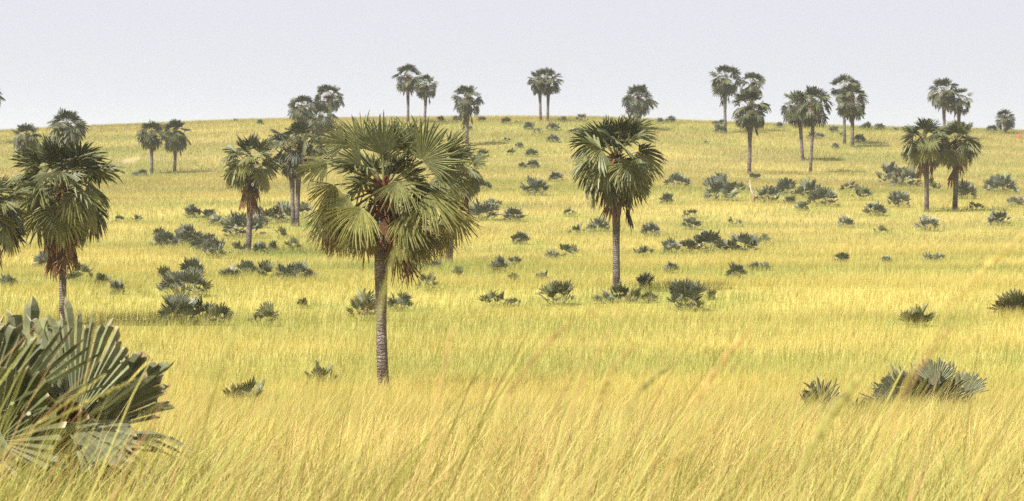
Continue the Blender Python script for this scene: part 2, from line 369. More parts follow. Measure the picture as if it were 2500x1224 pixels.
PALMS = [
 dict(base=(937, 925), hub=(938, 470), top=270, hw=185, tw=29, near=True, main=True, fronds=MAIN, n=40, dead=6, skirt=.35, az0=0, label='largest palm of all, a full crown on a grey trunk in the open yellow grass'),
 dict(base=(153, 770), hub=(155, 470), top=305, hw=132, tw=19, near=True, n=50, dead=18, skirt=1.0, sag=116, label='broad palm with a thick reddish brown skirt, rising behind the big foreground palm clump'),
 dict(base=(-38, 790), hub=(-30, 520), top=395, hw=112, tw=19, near=True, n=40, dead=5, label='palm cut off by the left edge of the photo, only half its crown showing'),
 dict(base=(605, 605), hub=(609, 402), top=312, hw=74, tw=15, near=True, n=32, dead=11, skirt=1.0, label='slender palm with gappy drooping crown and pale trunk, in front of a grey round bush'),
 dict(base=(716, 541), hub=(712, 385), top=292, hw=50, tw=11, n=24, label='smaller of two palms whose trunks touch, its crown sunk in the fuller one'),
 dict(base=(724, 541), hub=(730, 368), top=272, hw=66, tw=12, n=40, skirt=.6, label='fuller of two palms whose trunks touch at the foot, behind the slender gappy palm'),
 dict(base=(1140, 350), hub=(1141, 245), top=202, hw=41, tw=9, n=30, dead=12, skirt=1.3, label='lone palm near the ridge with an orange brown skirt of dead fronds'),
 dict(base=(1096, 626), hub=(1122, 425), top=342, hw=72, tw=16, near=True, n=40, dead=9, label='palm half hidden directly behind the largest palm, its crown showing at the side'),
 dict(base=(1505, 694), hub=(1505, 392), top=257, hw=116, tw=19, near=True, n=52, dead=6, skirt=.85, sag=116, label='tall palm with shaggy hanging fronds, white dry leaves heaped at its foot'),
 dict(base=(1560, 297), hub=(1560, 243), top=203, hw=44, tw=8, D=440, n=36, label='ridge palm whose crown peeps out just behind the tall shaggy palm'),
 dict(base=(996, 292), hub=(995, 192), top=150, hw=35, tw=7, D=452, n=36, dead=10, skirt=.9, label='taller of two bare trunked palms on the ridge above the largest palm'),
 dict(base=(1036, 292), hub=(1040, 212), top=177, hw=31, tw=7, D=448, n=34, dead=10, skirt=.9, label='shorter of two bare trunked palms on the ridge above the largest palm'),
 dict(base=(1320, 286), hub=(1317, 200), top=162, hw=30, tw=7, D=455, n=36, label='left one of the twin palms standing alone on the ridge top against sky'),
 dict(base=(1337, 286), hub=(1340, 200), top=160, hw=34, tw=7, D=455, n=36, label='right one of the twin palms standing alone on the ridge top against sky'),
 dict(base=(1771, 300), hub=(1771, 198), top=150, hw=37, tw=8, D=440, n=44, dead=12, skirt=1.4, label='tallest palm of the ridge trio, with brown fronds hanging far down its trunk'),
 dict(base=(1836, 303), hub=(1837, 208), top=170, hw=32, tw=7, D=446, n=36, label='small palm of the ridge trio, its trunk hidden by the nearer palm'),
 dict(base=(1829, 418), hub=(1831, 268), top=215, hw=51, tw=10, n=40, dead=11, skirt=.8, label='nearest palm of the ridge trio, rooted down the slope above a pale dead stump'),
 dict(base=(1960, 386), hub=(1951, 262), top=212, hw=47, tw=9, n=38, label='straight palm of the touching pair whose second trunk leans'),
 dict(base=(1978, 383), hub=(1987, 258), top=207, hw=50, tw=8, D=374, n=38, label='leaning palm of the touching pair, its thin trunk slanting in to the foot'),
 dict(base=(2062, 318), hub=(2062, 220), top=173, hw=35, tw=8, n=36, D=425, label='farther palm of an overlapping pair near the ridge, its crown the higher'),
 dict(base=(2081, 353), hub=(2080, 248), top=200, hw=43, tw=9, n=38, label='nearer palm of an overlapping pair near the ridge, foot beside a round dark bush'),
 dict(base=(2306, 316), hub=(2303, 228), top=183, hw=38, tw=8, D=440, n=34, dead=10, skirt=.9, label='higher of two gappy sky line palms showing above the two big slope palms'),
 dict(base=(2341, 316), hub=(2342, 246), top=205, hw=34, tw=8, D=440, n=30, dead=10, skirt=.8, label='lower of two gappy sky line palms showing above the two big slope palms'),
 dict(base=(2262, 507), hub=(2258, 348), top=280, hw=65, tw=12, near=True, n=40, dead=7, skirt=.8, label='big slope palm with orange brown dead fronds, in front of a wide bush mound'),
 dict(base=(2331, 505), hub=(2336, 352), top=283, hw=62, tw=13, near=True, n=40, dead=6, skirt=1.2, label='big slope palm with a dark trunk and a collar of hanging brown fronds'),
 dict(base=(2454, 317), hub=(2454, 290), top=265, hw=28, tw=8, D=455, n=34, dead=6, label='stubby short trunked palm alone at the far end of the ridge'),
 dict(base=(371, 418), hub=(370, 328), top=292, hw=37, tw=8, n=36, dead=10, skirt=.7, label='left palm of a matching pair on the slope near the bare soil patch'),
 dict(base=(426, 416), hub=(428, 328), top=288, hw=41, tw=8, n=38, dead=10, skirt=.8, label='right palm of a matching pair on the slope, farther from the bare soil patch'),
 dict(base=(66, 395), hub=(65, 338), top=298, hw=41, tw=10, D=350, n=38, label='hazy far palm with a low crown crossing the horizon behind the broad skirted palm'),
 dict(base=(162, 385), hub=(162, 312), top=266, hw=53, tw=11, D=345, n=40, label='far palm whose crown top shows just above the broad skirted palm'),
 dict(base=(-26, 320), hub=(-25, 236), top=200, hw=36, tw=8, D=430, n=36, label='sky line palm cut off by the edge of the photo, a sliver of crown showing'),
 dict(base=(803, 298), hub=(803, 240), top=200, hw=38, tw=8, D=440, n=34, label='airy ridge palm with hanging fronds, topmost of the overlapping group'),
 dict(base=(738, 300), hub=(738, 266), top=228, hw=36, tw=8, D=425, n=34, label='low ridge palm in the overlapping group, above the fuller double trunk palm'),
 dict(base=(783, 345), hub=(783, 290), top=250, hw=41, tw=9, D=390, n=40, label='dull grey green palm in the overlapping group, beside the crown of the largest palm'),
]
for i, P in enumerate(PALMS):
    P['seed'] = 100 + i * 13; P['az'] = i * 1.7
    palm(P)

# ------------------------------------------------------------------ palm bushes
def bush(x, yb, w, h, style, label, seed, near=False, lead=()):
    rng = np.random.RandomState(seed)
    base, D = spot(x, yb)
    W, H = w * D / F * .86, h * D / F * .98 + GH * 1.2
    nc = max(1, int(round(w / (1.7 * h)))) if style != 's' else max(1, int(round(w / (2.0 * h))))
    per = {'d': 30, 's': 9, 'l': 13, 'x': 20, 'g': 24}[style]
    if nc > 1: per = max(5, int(per * .75))
    tall = H > .9
    nseg = 22 if near else (17 if D < 170 else 11)
    name = 'palm_bush'
    grp = 'young palm bushes dotted over the grassland'
    if near: root = empty(name, base, label, 'palm bush', grp)
    mb = MB()
    for k in range(nc):
        cx = (k + .5) / nc - .5 + (rng.normal(0, .04) if nc > 1 else 0)
        hh = H * (rng.uniform(.62, 1.0) if nc > 1 else 1.0); ww = W / nc * 1.1
        c = base + np.array([cx * W, rng.normal(0, .18) * W, 0]); c[2] = float(ground(c[0], c[1])) - .10
        for i in range(per):
            u = (i + .5) / per; az = i * 2.39996 + rng.uniform(0, .5) + seed
            el = R_(86 - (50 if style != 's' else 40) * u ** .9 + rng.normal(0, 8))
            Lf = (hh * math.sin(el) ** 3 + ww * .44 * math.cos(el)) * rng.uniform(.8, 1.1)
            Rl = min(Lf * (.52 if not tall else .45), 1.05); lp = max(Lf - Rl, .08)
            if near: Rl, lp = min(Lf * .72, .95), max(Lf * .28, .08)
            b = c + np.array([math.cos(az), math.sin(az), 0]) * ww * (.06 + (.32 if near else .17) * u)
            pts, Hb, t, n = auto_frond(b, az, el, lp, Rl, rng, .25 * u)
            col = GREYG * (1 + rng.normal(0, .16)) if style in 'dgl' else GREEN * (1.05 + rng.normal(0, .15))
            if near: col = col * np.array([1.12, 1.02, .78])
            if style == 'g': col = col * 1.25 + np.array([.02, .018, .02])
            dry = rng.rand() < {'d': .06, 's': .10, 'l': .08, 'x': .40, 'g': .08}[style] and u > .35
            tip = STRAW * .8 if (rng.rand() < .35 or style == 'x') else col * 1.3
            if dry: col = (DEADC * 1.1 if rng.rand() < .4 and not near else STRAW * .5) * rng.uniform(.7, 1.2)
            m = MB() if near else mb
            blade(m, Hb, t, n, Rl, rng.uniform(48, 92), nseg, col, rng, split=.6 if not near else .72, cup=.12, fold=.22, droop=.06 + .22 * u, tipcol=tip, rows=5 if near else 4, ragged=.2)
            if near:
                f = m.build('frond', M_LEAF if not dry else M_DRY, root, Hb)
                if dry: tag(f, 'dried out frond low in the bush')
                m2 = MB(); tube(m2, pts, .02, (.14, .13, .06), 4); m2.build('petiole', M_LEAF, f, Hb)
            else:
                tube(mb, pts[::2], .018, (.14, .13, .06), 3)
    if lead:
        for (dx, dz, ang, tow, R, half, k) in lead:
            Hb = base + np.array([dx, -.35, dz]); a = R_(ang); t = np.array([math.cos(a), -tow, math.sin(a)])
            m = MB(); blade(m, Hb, t, np.array([-.3, -1, .35]), R, half, 20, GREYG * k, rng, split=.8, cup=.05, fold=.05, droop=.04, cut=True, tipcol=STRAW, rows=6, pleat=.5)
            f = m.build('frond', M_LEAF, root, Hb); m2 = MB(); tube(m2, petiole_pts(base, Hb, (0, 0, 1)), .02, (.14, .13, .06), 4); m2.build('petiole', M_LEAF, f, Hb)
    if not near:
        tag(mb.build(name, M_LEAF, None, base), label, 'palm bush', grp)
    return base

B = [
 # (x, visible foot y, width, height, style, label); d dense, s spiky, l low, x partly dry, g grey
 (110, 642, 42, 32, 'd', 'small blue green bush showing beside the thick brown skirt of the broad palm'),
 (178, 676, 28, 22, 's', 'tiny spiky tuft just right of the broad skirted palm trunk'),
 (200, 668, 44, 34, 's', 'sparse see-through young palm behind the tiny tuft beside the broad palm trunk'),
 (249, 680, 28, 22, 'x', 'little brownish tuft halfway between the broad skirted palm and the two stacked grey bushes'),
 (288, 698, 24, 18, 'd', 'low dark tuft in the grass below the little brownish one'),
 (16, 682, 36, 18, 'g', 'faint grey tuft under the half crown at the photo edge'),
 (470, 521, 38, 22, 'd', 'small dark round bush, highest on the slope in front of the slender gappy palm'),
 (511, 526, 24, 22, 'd', 'small dark bush touching a greyer one, up the slope from the bush chain'),
 (526, 540, 36, 20, 'g', 'small grey bush touching a darker one, up the slope from the bush chain'),
 (592, 570, 94, 56, 'd', 'wide round grey green dome standing right behind the slender palm trunk'),
 (627, 524, 22, 22, 'd', 'small dark green bush at the near end of a row toward the double trunk palm'),
 (660, 534, 66, 34, 'x', 'dark brownish bush, middle of the row between the slender and the double trunk palm'),
 (692, 532, 40, 42, 'g', 'tall pale grey bush beside the foot of the double trunk palm'),
 (632, 545, 40, 26, 'g', 'pale grey low bush at the back edge of the wide grey dome'),
 (742, 518, 18, 26, 's', 'thin dark tuft between the double trunk palm and the largest crown'),
 (388, 564, 20, 12, 'd', 'tiny tuft above the end of the bush chain'),
 (399, 592, 58, 32, 'd', 'first bush of the chain, at its outer end on the left'),
 (457, 590, 66, 44, 'd', 'largest and highest mound of the bush chain on the left slope'),
 (498, 602, 46, 40, 'd', 'green bush of the chain, between its largest mound and the lowest grey clump'),
 (526, 616, 46, 40, 'g', 'pale grey end clump of the bush chain, lowest on the slope'),
 (580, 608, 32, 28, 's', 'ragged tuft left of the slender palm foot'),
 (636, 608, 36, 22, 'd', 'low green tuft right of the slender palm foot, first in its row'),
 (665, 601, 18, 14, 'd', 'very small dark ball of leaves in the row right of the slender palm foot'),
 (716, 600, 34, 24, 's', 'open blue green tuft, far end of the row right of the slender palm foot'),
 (688, 572, 20, 20, 's', 'sparse young palm in clear grass below the double trunk palm'),
 (468, 660, 56, 36, 'd', 'dark compact bush sitting behind a wider grey one'),
 (452, 700, 122, 50, 'd', 'wide grey green spread of fronds in front of the dark compact bush'),
 (407, 672, 34, 28, 'x', 'pinkish dry tuft at the side of the wide grey spread'),
 (560, 664, 40, 18, 'd', 'low bush at the start of the row behind the largest palm'),
 (602, 656, 44, 24, 'd', 'second bush of the row behind the largest palm, raised on green grass'),
 (646, 666, 42, 34, 's', 'spiky upright bush, middle of the row behind the largest palm'),
 (696, 668, 50, 28, 'd', 'dark bush with a leaf sticking up, fourth of the row behind the largest palm'),
 (728, 668, 36, 36, 'g', 'taller grey bush leaning on the dark fourth one in the row'),
 (760, 668, 28, 18, 'l', 'low flat tuft ending the row at the largest crown'),
 (440, 768, 72, 62, 'd', 'tall clump topped by one round grey dome of a leaf, below the wide spread'),
 (494, 764, 48, 52, 's', 'clump with a leaf slanting up, between the grey dome and the dry brown tuft'),
 (530, 770, 38, 38, 'x', 'dry pinkish brown tuft at the end of the clump with the grey dome'),
 (640, 773, 56, 40, 's', 'small bush with white dry lower leaves, alone between the grey dome clump and largest palm'),
 (893, 760, 64, 62, 'x', 'rounded bush with dry lower fronds, right against the left of the largest trunk'),
 (977, 738, 42, 34, 'd', 'grey bush peeping out behind the largest trunk, under a hanging brown frond'),
 (1046, 690, 48, 24, 's', 'grey spiky tuft a little beyond the largest palm, below its crown'),
 (740, 732, 14, 12, 's', 'tiny brown sprout alone in the bright yellow grass'),
 (782, 914, 74, 34, 'x', 'low sparse clump with brown tips, nearest the foot of the largest palm'),
 (600, 966, 118, 50, 's', 'thin upright blades fanning from the grass between foreground clump and largest palm'),
 (1208, 730, 52, 30, 's', 'low bush with one leaf raised, first in the line at the shaggy palm foot'),
 (1250, 728, 36, 14, 'l', 'very low flat tuft touching the bush with a raised leaf'),
 (1360, 724, 84, 44, 'x', 'broad bush with a white dead tip in the line at the shaggy palm foot'),
 (1470, 720, 48, 18, 'l', 'low dark tuft just left of the shaggy palm foot'),
 (1506, 716, 44, 30, 'x', 'heap of white dry leaves around the foot of the shaggy palm'),
 (1568, 718, 76, 20, 'x', 'long low brownish tuft just right of the shaggy palm foot'),
 (1675, 736, 64, 62, 'd', 'round upright silvery bush, last and tallest in the line at the shaggy palm foot'),
 (1735, 712, 14, 9, 'l', 'tiny tuft past the round silvery bush'),
 (1271, 584, 34, 24, 'd', 'small dark bush by itself midway between the largest and the shaggy palm'),
 (1382, 618, 40, 34, 's', 'bush with two leaves standing up, near the shaggy palm trunk'),
 (1348, 622, 28, 18, 'g', 'faint grey tuft beside the bush with two upright leaves'),
 (1220, 650, 32, 28, 'd', 'dark bush on the green strip behind the largest palm'),
 (1258, 638, 22, 18, 'x', 'brown tuft on the green strip, smaller than the dark bush next to it'),
 (1065, 642, 12, 12, 'd', 'dot of a bush on the green strip nearest the half hidden palm'),
 (1118, 662, 30, 14, 's', 'pale sprawling sprout in front of the green strip'),
 (1325, 671, 26, 14, 'x', 'small brown tuft midway between the green strip and the line of bushes'),
 (1255, 672, 12, 9, 'x', 'tiny brown tuft below the dark bush of the green strip'),
 (1390, 518, 24, 14, 's', 'faint two leaf sprout left of the shaggy palm crown bottom'),
 (1408, 562, 46, 18, 's', 'brown and grey low tuft left of the shaggy palm trunk'),
 (1460, 553, 54, 24, 'd', 'low dark bush close beside the shaggy palm trunk, under its fronds'),
 (1588, 565, 38, 26, 'd', 'small dense bush right of the shaggy palm trunk top'),
 (1568, 615, 50, 18, 's', 'grey low tuft right of the shaggy palm trunk middle'),
 (1575, 684, 20, 20, 'd', 'small upright tuft above the long low brownish one'),
 (1640, 650, 22, 14, 'g', 'faint grey tuft by itself above the round silvery bush'),
 (1682, 522, 28, 18, 's', 'upper of two small bushes stacked on the slope, thin and open'),
 (1688, 549, 38, 24, 'd', 'lower of two small bushes stacked on the slope, denser'),
 (1793, 542, 42, 16, 's', 'flat wide tuft with arching leaves right of the two stacked small bushes'),
 (1640, 607, 38, 26, 'g', 'grey end bush of the dark cluster right of the shaggy palm'),
 (1682, 605, 42, 26, 'x', 'brown low bush tucked against the tallest mound of the dark cluster'),
 (1730, 604, 72, 48, 'd', 'tallest dark mound in the cluster right of the shaggy palm'),
 (1784, 604, 30, 20, 'x', 'small brown bush between two mounds of the dark cluster'),
 (1818, 604, 54, 44, 'd', 'grey green mound of the dark cluster with a smooth round top'),
 (1868, 588, 42, 18, 's', 'detached thin bush past the round topped mound'),
 (1799, 664, 42, 28, 'd', 'solitary neat bush in the grass below the dark cluster'),
 (1842, 644, 12, 9, 'd', 'nearer speck of two beside the solitary neat bush'),
 (1868, 644, 16, 9, 'd', 'farther speck of two beside the solitary neat bush'),
 (2053, 632, 28, 20, 'd', 'small bush alone in the wide open grass, far from the dark cluster'),
 (2277, 624, 54, 18, 'g', 'low silver grey tuft alone below the two big slope palms'),
 (2165, 633, 18, 9, 'g', 'faint pale tuft between the small lone bush and the silver grey one'),
 (2065, 545, 40, 18, 'g', 'hazy low tuft below the long bush row on the right slope'),
 (2153, 560, 36, 14, 's', 'sparse spreading sprout left of a square grey bush'),
 (2260, 552, 54, 32, 'g', 'square upright grey bush just below the two big slope palms'),
 (2440, 540, 46, 32, 'd', 'round dark bush right of the two big slope palms, low on the slope'),
 (2137, 516, 52, 26, 'd', 'loose spreading bush left of the feet of the two big slope palms'),
 (2193, 496, 50, 36, 'd', 'round ball like bush above the loose spreading one'),
 (2106, 480, 44, 28, 's', 'bush with a leaf stuck out sideways, left of the wide bush mound'),
 (2072, 461, 42, 22, 's', 'thin bush above the one with the leaf stuck out'),
 (2176, 446, 52, 52, 'd', 'tall rounded back half of the wide bush mound by the big slope palms'),
 (2215, 451, 70, 42, 'd', 'lower front half of the wide bush mound by the big slope palms'),
 (2278, 462, 40, 30, 's', 'bush seen between the trunks of the two big slope palms'),
 (2358, 477, 46, 38, 'd', 'bush snug against the dark trunked big slope palm'),
 (2445, 466, 82, 40, 'd', 'very wide dome bush standing alone near the right edge'),
 (2482, 496, 50, 20, 'g', 'long low grey bush cut by the right edge under the very wide dome'),
 (2385, 505, 40, 14, 's', 'sparse streak of leaves right of the two big palm feet'),
 (1654, 450, 64, 30, 'd', 'wide dark bush on the slope level with the shaggy palm crown'),
 (1627, 488, 26, 18, 'd', 'small bush half hidden by the shaggy palm fronds, below the wide dark one'),
 (1757, 480, 76, 54, 'd', 'tallest blue green mound, first of the long bush row on the right slope'),
 (1756, 442, 42, 22, 'd', 'dark bush peeping over the tallest blue green mound'),
 (1812, 461, 32, 18, 's', 'sparse pale bush between the tallest mound and the dead stump'),
 (1842, 432, 26, 11, 'd', 'low tuft at the foot of the nearest trio palm'),
 (1875, 485, 54, 36, 'd', 'bush next to the dead stump in the long bush row'),
 (1918, 469, 48, 36, 'd', 'dark bush at the back of the long row, right of the dead stump'),
 (1927, 488, 28, 14, 'd', 'small low tuft in front of the gap in the long row'),
 (1976, 474, 54, 38, 'd', 'upper bush of the double mound ending the long row'),
 (2010, 494, 66, 40, 'd', 'lower bush of the double mound ending the long row'),
 (1958, 504, 28, 16, 'g', 'grey sprout below the double mound'),
 (1303, 468, 58, 36, 'd', 'big dense blue green bush alone on the slope between the largest and shaggy palms'),
 (1357, 436, 34, 20, 'd', 'dark tilted bush up the slope from the big dense one'),
 (1178, 458, 40, 26, 'x', 'purplish bush showing past the half hidden palm crown'),
 (1183, 527, 86, 40, 'd', 'long dark bush with an upright tuft, beside the half hidden palm'),
 (1253, 529, 52, 28, 'd', 'smooth green bush next to the long dark one with the upright tuft'),
 (1210, 491, 40, 12, 'g', 'faint low tuft above the long dark bush'),
 (1297, 376, 28, 14, 'd', 'small grey bush, third down in the column of bushes under the ridge'),
 (1302, 403, 30, 16, 'd', 'dark bush with small specks beside it, fourth down under the ridge'),
 (1276, 404, 18, 9, 'd', 'speck of a bush beside the fourth one down under the ridge'),
 (1350, 341, 30, 15, 'd', 'dark bush below the widest one under the twin palms'),
 (1313, 322, 20, 11, 's', 'thin tuft between the dark bushes under the twin palms'),
 (1350, 313, 34, 16, 'd', 'widest dark bush directly below the twin ridge palms'),
 (1292, 311, 24, 14, 'd', 'compact bush just left and below the twin ridge palms'),
 (1235, 297, 22, 13, 'd', 'small bush on the ridge line left of the twin palms'),
 (1267, 297, 28, 8, 'l', 'flat bush near the ridge line, nearest the twin palms on their left'),
 (1373, 292, 22, 9, 'd', 'ridge line bush just right of the twin palms'),
 (1402, 318, 34, 12, 'd', 'low bush by the top fronds of the shaggy palm'),
 (1420, 292, 26, 16, 'x', 'brownish ridge line bush touching the shaggy palm crown'),
 (1178, 377, 28, 16, 'x', 'pinkish dry bush right of the lone palm with the orange skirt'),
 (1240, 340, 28, 9, 's', 'faint string of leaves up the slope right of the lone orange skirt palm'),
 (1268, 355, 18, 9, 'g', 'pale green sprout up the slope above the third bush down'),
 (1247, 373, 16, 14, 's', 'faint upright sprout left of the third bush down'),
 (1114, 292, 24, 11, 'd', 'ridge bush just left of the lone palm with the orange skirt'),
 (1176, 291, 20, 9, 'd', 'ridge bush just right of the lone palm with the orange skirt'),
 (1140, 312, 30, 10, 'd', 'dark tuft behind the trunk of the lone orange skirt palm'),
 (1076, 291, 22, 11, 'x', 'brown ridge bush above the upper fronds of the largest palm'),
 (1612, 296, 18, 10, 'd', 'smaller of two ridge bushes right of the shaggy palm crown'),
 (1637, 295, 26, 14, 'd', 'larger of two ridge bushes right of the shaggy palm crown'),
 (1754, 301, 30, 11, 'd', 'ridge bush at the foot of the tallest trio palm'),
 (1758, 319, 34, 15, 'd', 'dark bush just below the foot of the tallest trio palm'),
 (1725, 346, 18, 7, 'l', 'lone speck of a bush in the grass below the ridge trio'),
 (1903, 306, 20, 10, 'd', 'ridge bush left of the touching pair with a leaning trunk'),
 (1990, 331, 40, 14, 'd', 'bush behind the leaning trunk of the touching pair'),
 (2035, 318, 24, 12, 'd', 'bush left of the foot of the farther overlapping palm'),
 (2058, 328, 16, 7, 'l', 'flat speck under the farther overlapping palm'),
 (2097, 343, 28, 17, 'd', 'round dark bush beside the nearer overlapping palm foot'),
 (2040, 356, 14, 9, 'd', 'tiny bush left of the nearer overlapping palm foot'),
 (2095, 356, 16, 6, 'l', 'tiny flat bush right at the nearer overlapping palm foot'),
 (2115, 312, 28, 16, 'd', 'left one of two equal bushes on the sky line past the overlapping pair'),
 (2150, 312, 26, 13, 'd', 'right one of two equal bushes on the sky line past the overlapping pair'),
 (2188, 314, 14, 6, 'l', 'faint low speck on the sky line before the gappy palms'),
 (2420, 317, 28, 14, 'd', 'bush beside the stubby far palm at the end of the ridge'),
 (635, 298, 14, 7, 'd', 'speck of a bush on the far ridge above the slender gappy palm'),
 (575, 292, 12, 5, 'l', 'faintest flat speck on the ridge line above the slender gappy palm'),
 (340, 422, 40, 11, 'd', 'low dark bush left of the matching pair of palms'),
 (292, 532, 16, 12, 's', 'sprout touching the outline of the broad skirted palm crown'),
 (334, 532, 20, 11, 's', 'sprout in clear grass right of the broad skirted palm crown'),
]
SPOTS = []
for i, (x, yb, w, h, st, lab) in enumerate(B):
    SPOTS.append(bush(x, yb, w, h, st, lab, 500 + i * 7))
SPOTS.append(bush(2265, 974, 214, 118, 'd', 'biggest bush on the right, a broad heap of fan leaves with one pale upright fan', 4001, near=True, lead=[(.12, .70, 92, .15, .68, 52, 1.7), (-.75, .5, 150, .3, .62, 45, 1.3), (.75, .5, 55, .1, .62, 40, 1.2), (.25, .35, 200, .5, .5, 60, 1.5)]))
SPOTS.append(bush(2006, 978, 70, 66, 's', 'single spiky fan of stiff leaves left of the biggest bush', 4011, near=True))
SPOTS.append(bush(2231, 770, 58, 38, 's', 'dark little bush by itself in bright grass above the biggest bush', 4021, near=True))
SPOTS.append(bush(2478, 748, 56, 62, 'x', 'upright bush on a dry stalk cut by the right edge', 4031, near=True))
SPOTS.append(bush(2068, 992, 84, 28, 'x', 'flattened dry brown tuft between the single spiky fan and the biggest bush', 4041, near=True))

# ------------------------------------------------------------------ the big clump in the foreground
FD = 22.0
fb = at(120, 1100, FD); fbase = np.array([fb[0], FD, float(ground(fb[0], FD))])
clump = empty('palm_clump', fbase, 'large foreground clump of stiff grey green fan leaves with torn pale tips', 'palm bush')
def fg_frond(px, py, D, ang, tow, R, half, nref, col, rng, cut=True, split=.86, nseg=18, droop=.03, label=None, tip=True, **kw):
    H = at(px, py, D); a = R_(ang); c = math.cos(tow)
    t = np.array([math.cos(a) * c, -math.sin(tow), math.sin(a) * c])
    m = MB(); blade(m, H, t, np.array(nref, float), R, half, nseg, col, rng, split=split, cup=kw.pop('cup', .05), fold=kw.pop('fold', .05), droop=droop, cut=cut, tipcol=STRAW * .9 if tip else None, rows=6, pleat=.5, ragged=.10, **kw)
    f = m.build('frond', M_LEAF, clump, H)
    if label: tag(f, label)
    b = fbase + np.array([rng.normal(0, .12), rng.normal(0, .12), .1])
    m = MB(); tube(m, petiole_pts(b, H, np.array([0, 0, 1.0]) + .3 * t), np.linspace(.035, .02, 5), (.15, .15, .06), 5)
    m.build('petiole', M_LEAF, f, H)
rg = np.random.RandomState(77)
GB = np.array([.132, .139, .073])
fg_frond(180, 1030, FD, 88, .05, .88, 48, (-.35, -1, .3), GB * 1.4, rg, nseg=20, label='broad upright fan with a pale frayed upper edge')
fg_frond(-35, 1000, FD - .1, 84, .1, .72, 55, (.2, -1, .2), GB * .8, rg, nseg=14)
fg_frond(50, 1030, FD + .35, 104, -.1, .88, 55, (0, -1, .2), GB, rg, nseg=14)
fg_frond(175, 1070, FD - .15, 35, .2, .84, 24, (.6, -.75, -.25), GB * .9, rg, nseg=12, droop=.06)
fg_frond(200, 1060, FD + .2, 50, -.05, .78, 34, (.5, -.8, -.1), GB, rg, nseg=12)
fg_frond(160, 1035, FD - .45, -16, .55, .66, 34, (.35, -.8, .5), GB * .8, rg, nseg=12, cut=False, split=.8, droop=.12, label='pale fan lying flat over the grass')
fg_frond(-10, 1080, FD - .35, 40, .45, .72, 55, (.1, -.9, .4), GREEN * .9, rg, nseg=15)
fg_frond(120, 1100, FD - .25, 75, .3, .50, 60, (0, -1, .3), DEADC * .8, rg, nseg=15, label='dead brown fan low inside the clump')
fg_frond(210, 1095, FD + .35, 25, -.1, .86, 30, (-.3, -.4, .9), GB, rg, cut=False, split=.45, nseg=8, droop=.5)
fg_frond(215, 1110, FD - .05, 10, .2, .66, 26, (-.2, -.4, .9), GREEN, rg, cut=False, split=.4, nseg=7, droop=.75)
fg_frond(-150, 1040, FD + .1, 70, .1, .95, 50, (.2, -1, .2), GB, rg, nseg=14)
fg_frond(-90, 1060, FD + .5, 100, -.1, 1.0, 50, (.2, -1, .2), GB, rg, cut=False, split=.5, nseg=14)
fg_frond(40, 1120, FD - .5, 150, .4, .7, 50, (0, -.6, .8), GB, rg, nseg=13)
fg_frond(200, 1110, FD - .3, -35, .5, .62, 30, (.2, -.6, .8), DEADC * 1.2, rg, nseg=10, droop=.25, label='withered brown fan drooping to the grass')
fg_frond(30, 985, FD - .55, 33, .15, .78, 7, (-.3, -.8, .5), GREEN * 1.1, rg, cut=False, split=.3, nseg=2, tip=False, droop=.02)
fg_frond(70, 1010, FD - .6, 24, .15, .80, 6, (-.3, -.8, .5), GREEN * 1.15, rg, cut=False, split=.3, nseg=2, tip=False, droop=.02)
fg_frond(10, 1000, FD - .4, 48, .1, .84, 12, (-.3, -.8, .5), GREEN, rg, cut=False, split=.3, nseg=3, droop=.02)
fg_frond(90, 1080, FD + .1, 60, 0, .62, 80, (0, -1, .1), GREEN * .8, rg, nseg=20)
fg_frond(150, 1110, FD - .1, 100, .2, .45, 75, (0, -1, .2), DEADC * .7, rg, nseg=16)
SPOTS.append(fbase)

# ------------------------------------------------------------------ small things: stump, mound, soil patches
b, D = spot(1832, 484)
root = empty('dead_stump', b, 'pale dead leaning stump beside the long bush row, below the nearest trio palm', 'stump')
mb = MB(); h = 50 * D / F
P0 = b + np.array([.3, 0, -.05]); pts = [P0, P0 + np.array([.05, 0, .3 * h]), P0 + np.array([-.25, .05, .65 * h]), P0 + np.array([-.35, 0, 1.15 * h])]
tube(mb, pts, [.17, .13, .10, .03], [(.2, .09, .06), (.3, .2, .13), (.5, .43, .33), (.55, .5, .4)], 7); mb.build('trunk', M_DRY, root, b)
mb = MB()
for k in range(4):
    s = pts[1] + np.array([0, 0, .25 * k]); d = unit([RS.normal(), RS.normal(), .6])
    tube(mb, [s, s + d * .4, s + d * .6 - np.array([0, 0, .15])], [.03, .02, .008], (.45, .36, .26), 4)
mb.build('broken_twigs', M_DRY, root, pts[1])

def mound(px, py, w, hgt, col, label, name='termite_mound', cat='mound', lumps=.25):
    b, D = spot(px, py); rx = w * D / F / 2; hz = hgt * D / F + GH
    mb = MB(); nu, nv = 28, 10
    V, C = [], []
    for j in range(nv + 1):
        v = j / nv
        for i in range(nu):
            a = i / nu * 2 * math.pi
            k = 1 + lumps * (vnoise(math.cos(a) * 2 + 9 + px, math.sin(a) * 2 + v * 3, 5) - .5) * 2
            rr = math.sin(v * math.pi / 2) ** .8
            V.append((b[0] + math.cos(a) * rx * rr * k, b[1] + math.sin(a) * rx * .8 * rr * k, b[2] - .1 + hz * (1 - rr ** 2) * (1 + lumps * (vnoise(math.cos(a) * 3 * v + 20, math.sin(a) * 3 * v + px, 8) - .5))))
            C.append(np.array(col) * (.8 + .4 * vnoise(i * .7, j * .9, 4)))
    q = [(j * nu + i, (j + 1) * nu + i, (j + 1) * nu + (i + 1) % nu, j * nu + (i + 1) % nu) for j in range(nv) for i in range(nu)]
    mb.add(V, C, q)
    return tag(mb.build(name, M_SOIL, None, b, True), label, cat)
mound(345, 852, 58, 3, (.16, .09, .06), 'low reddish brown earth heap in the grass behind the foreground palm clump', 'earth_mound')
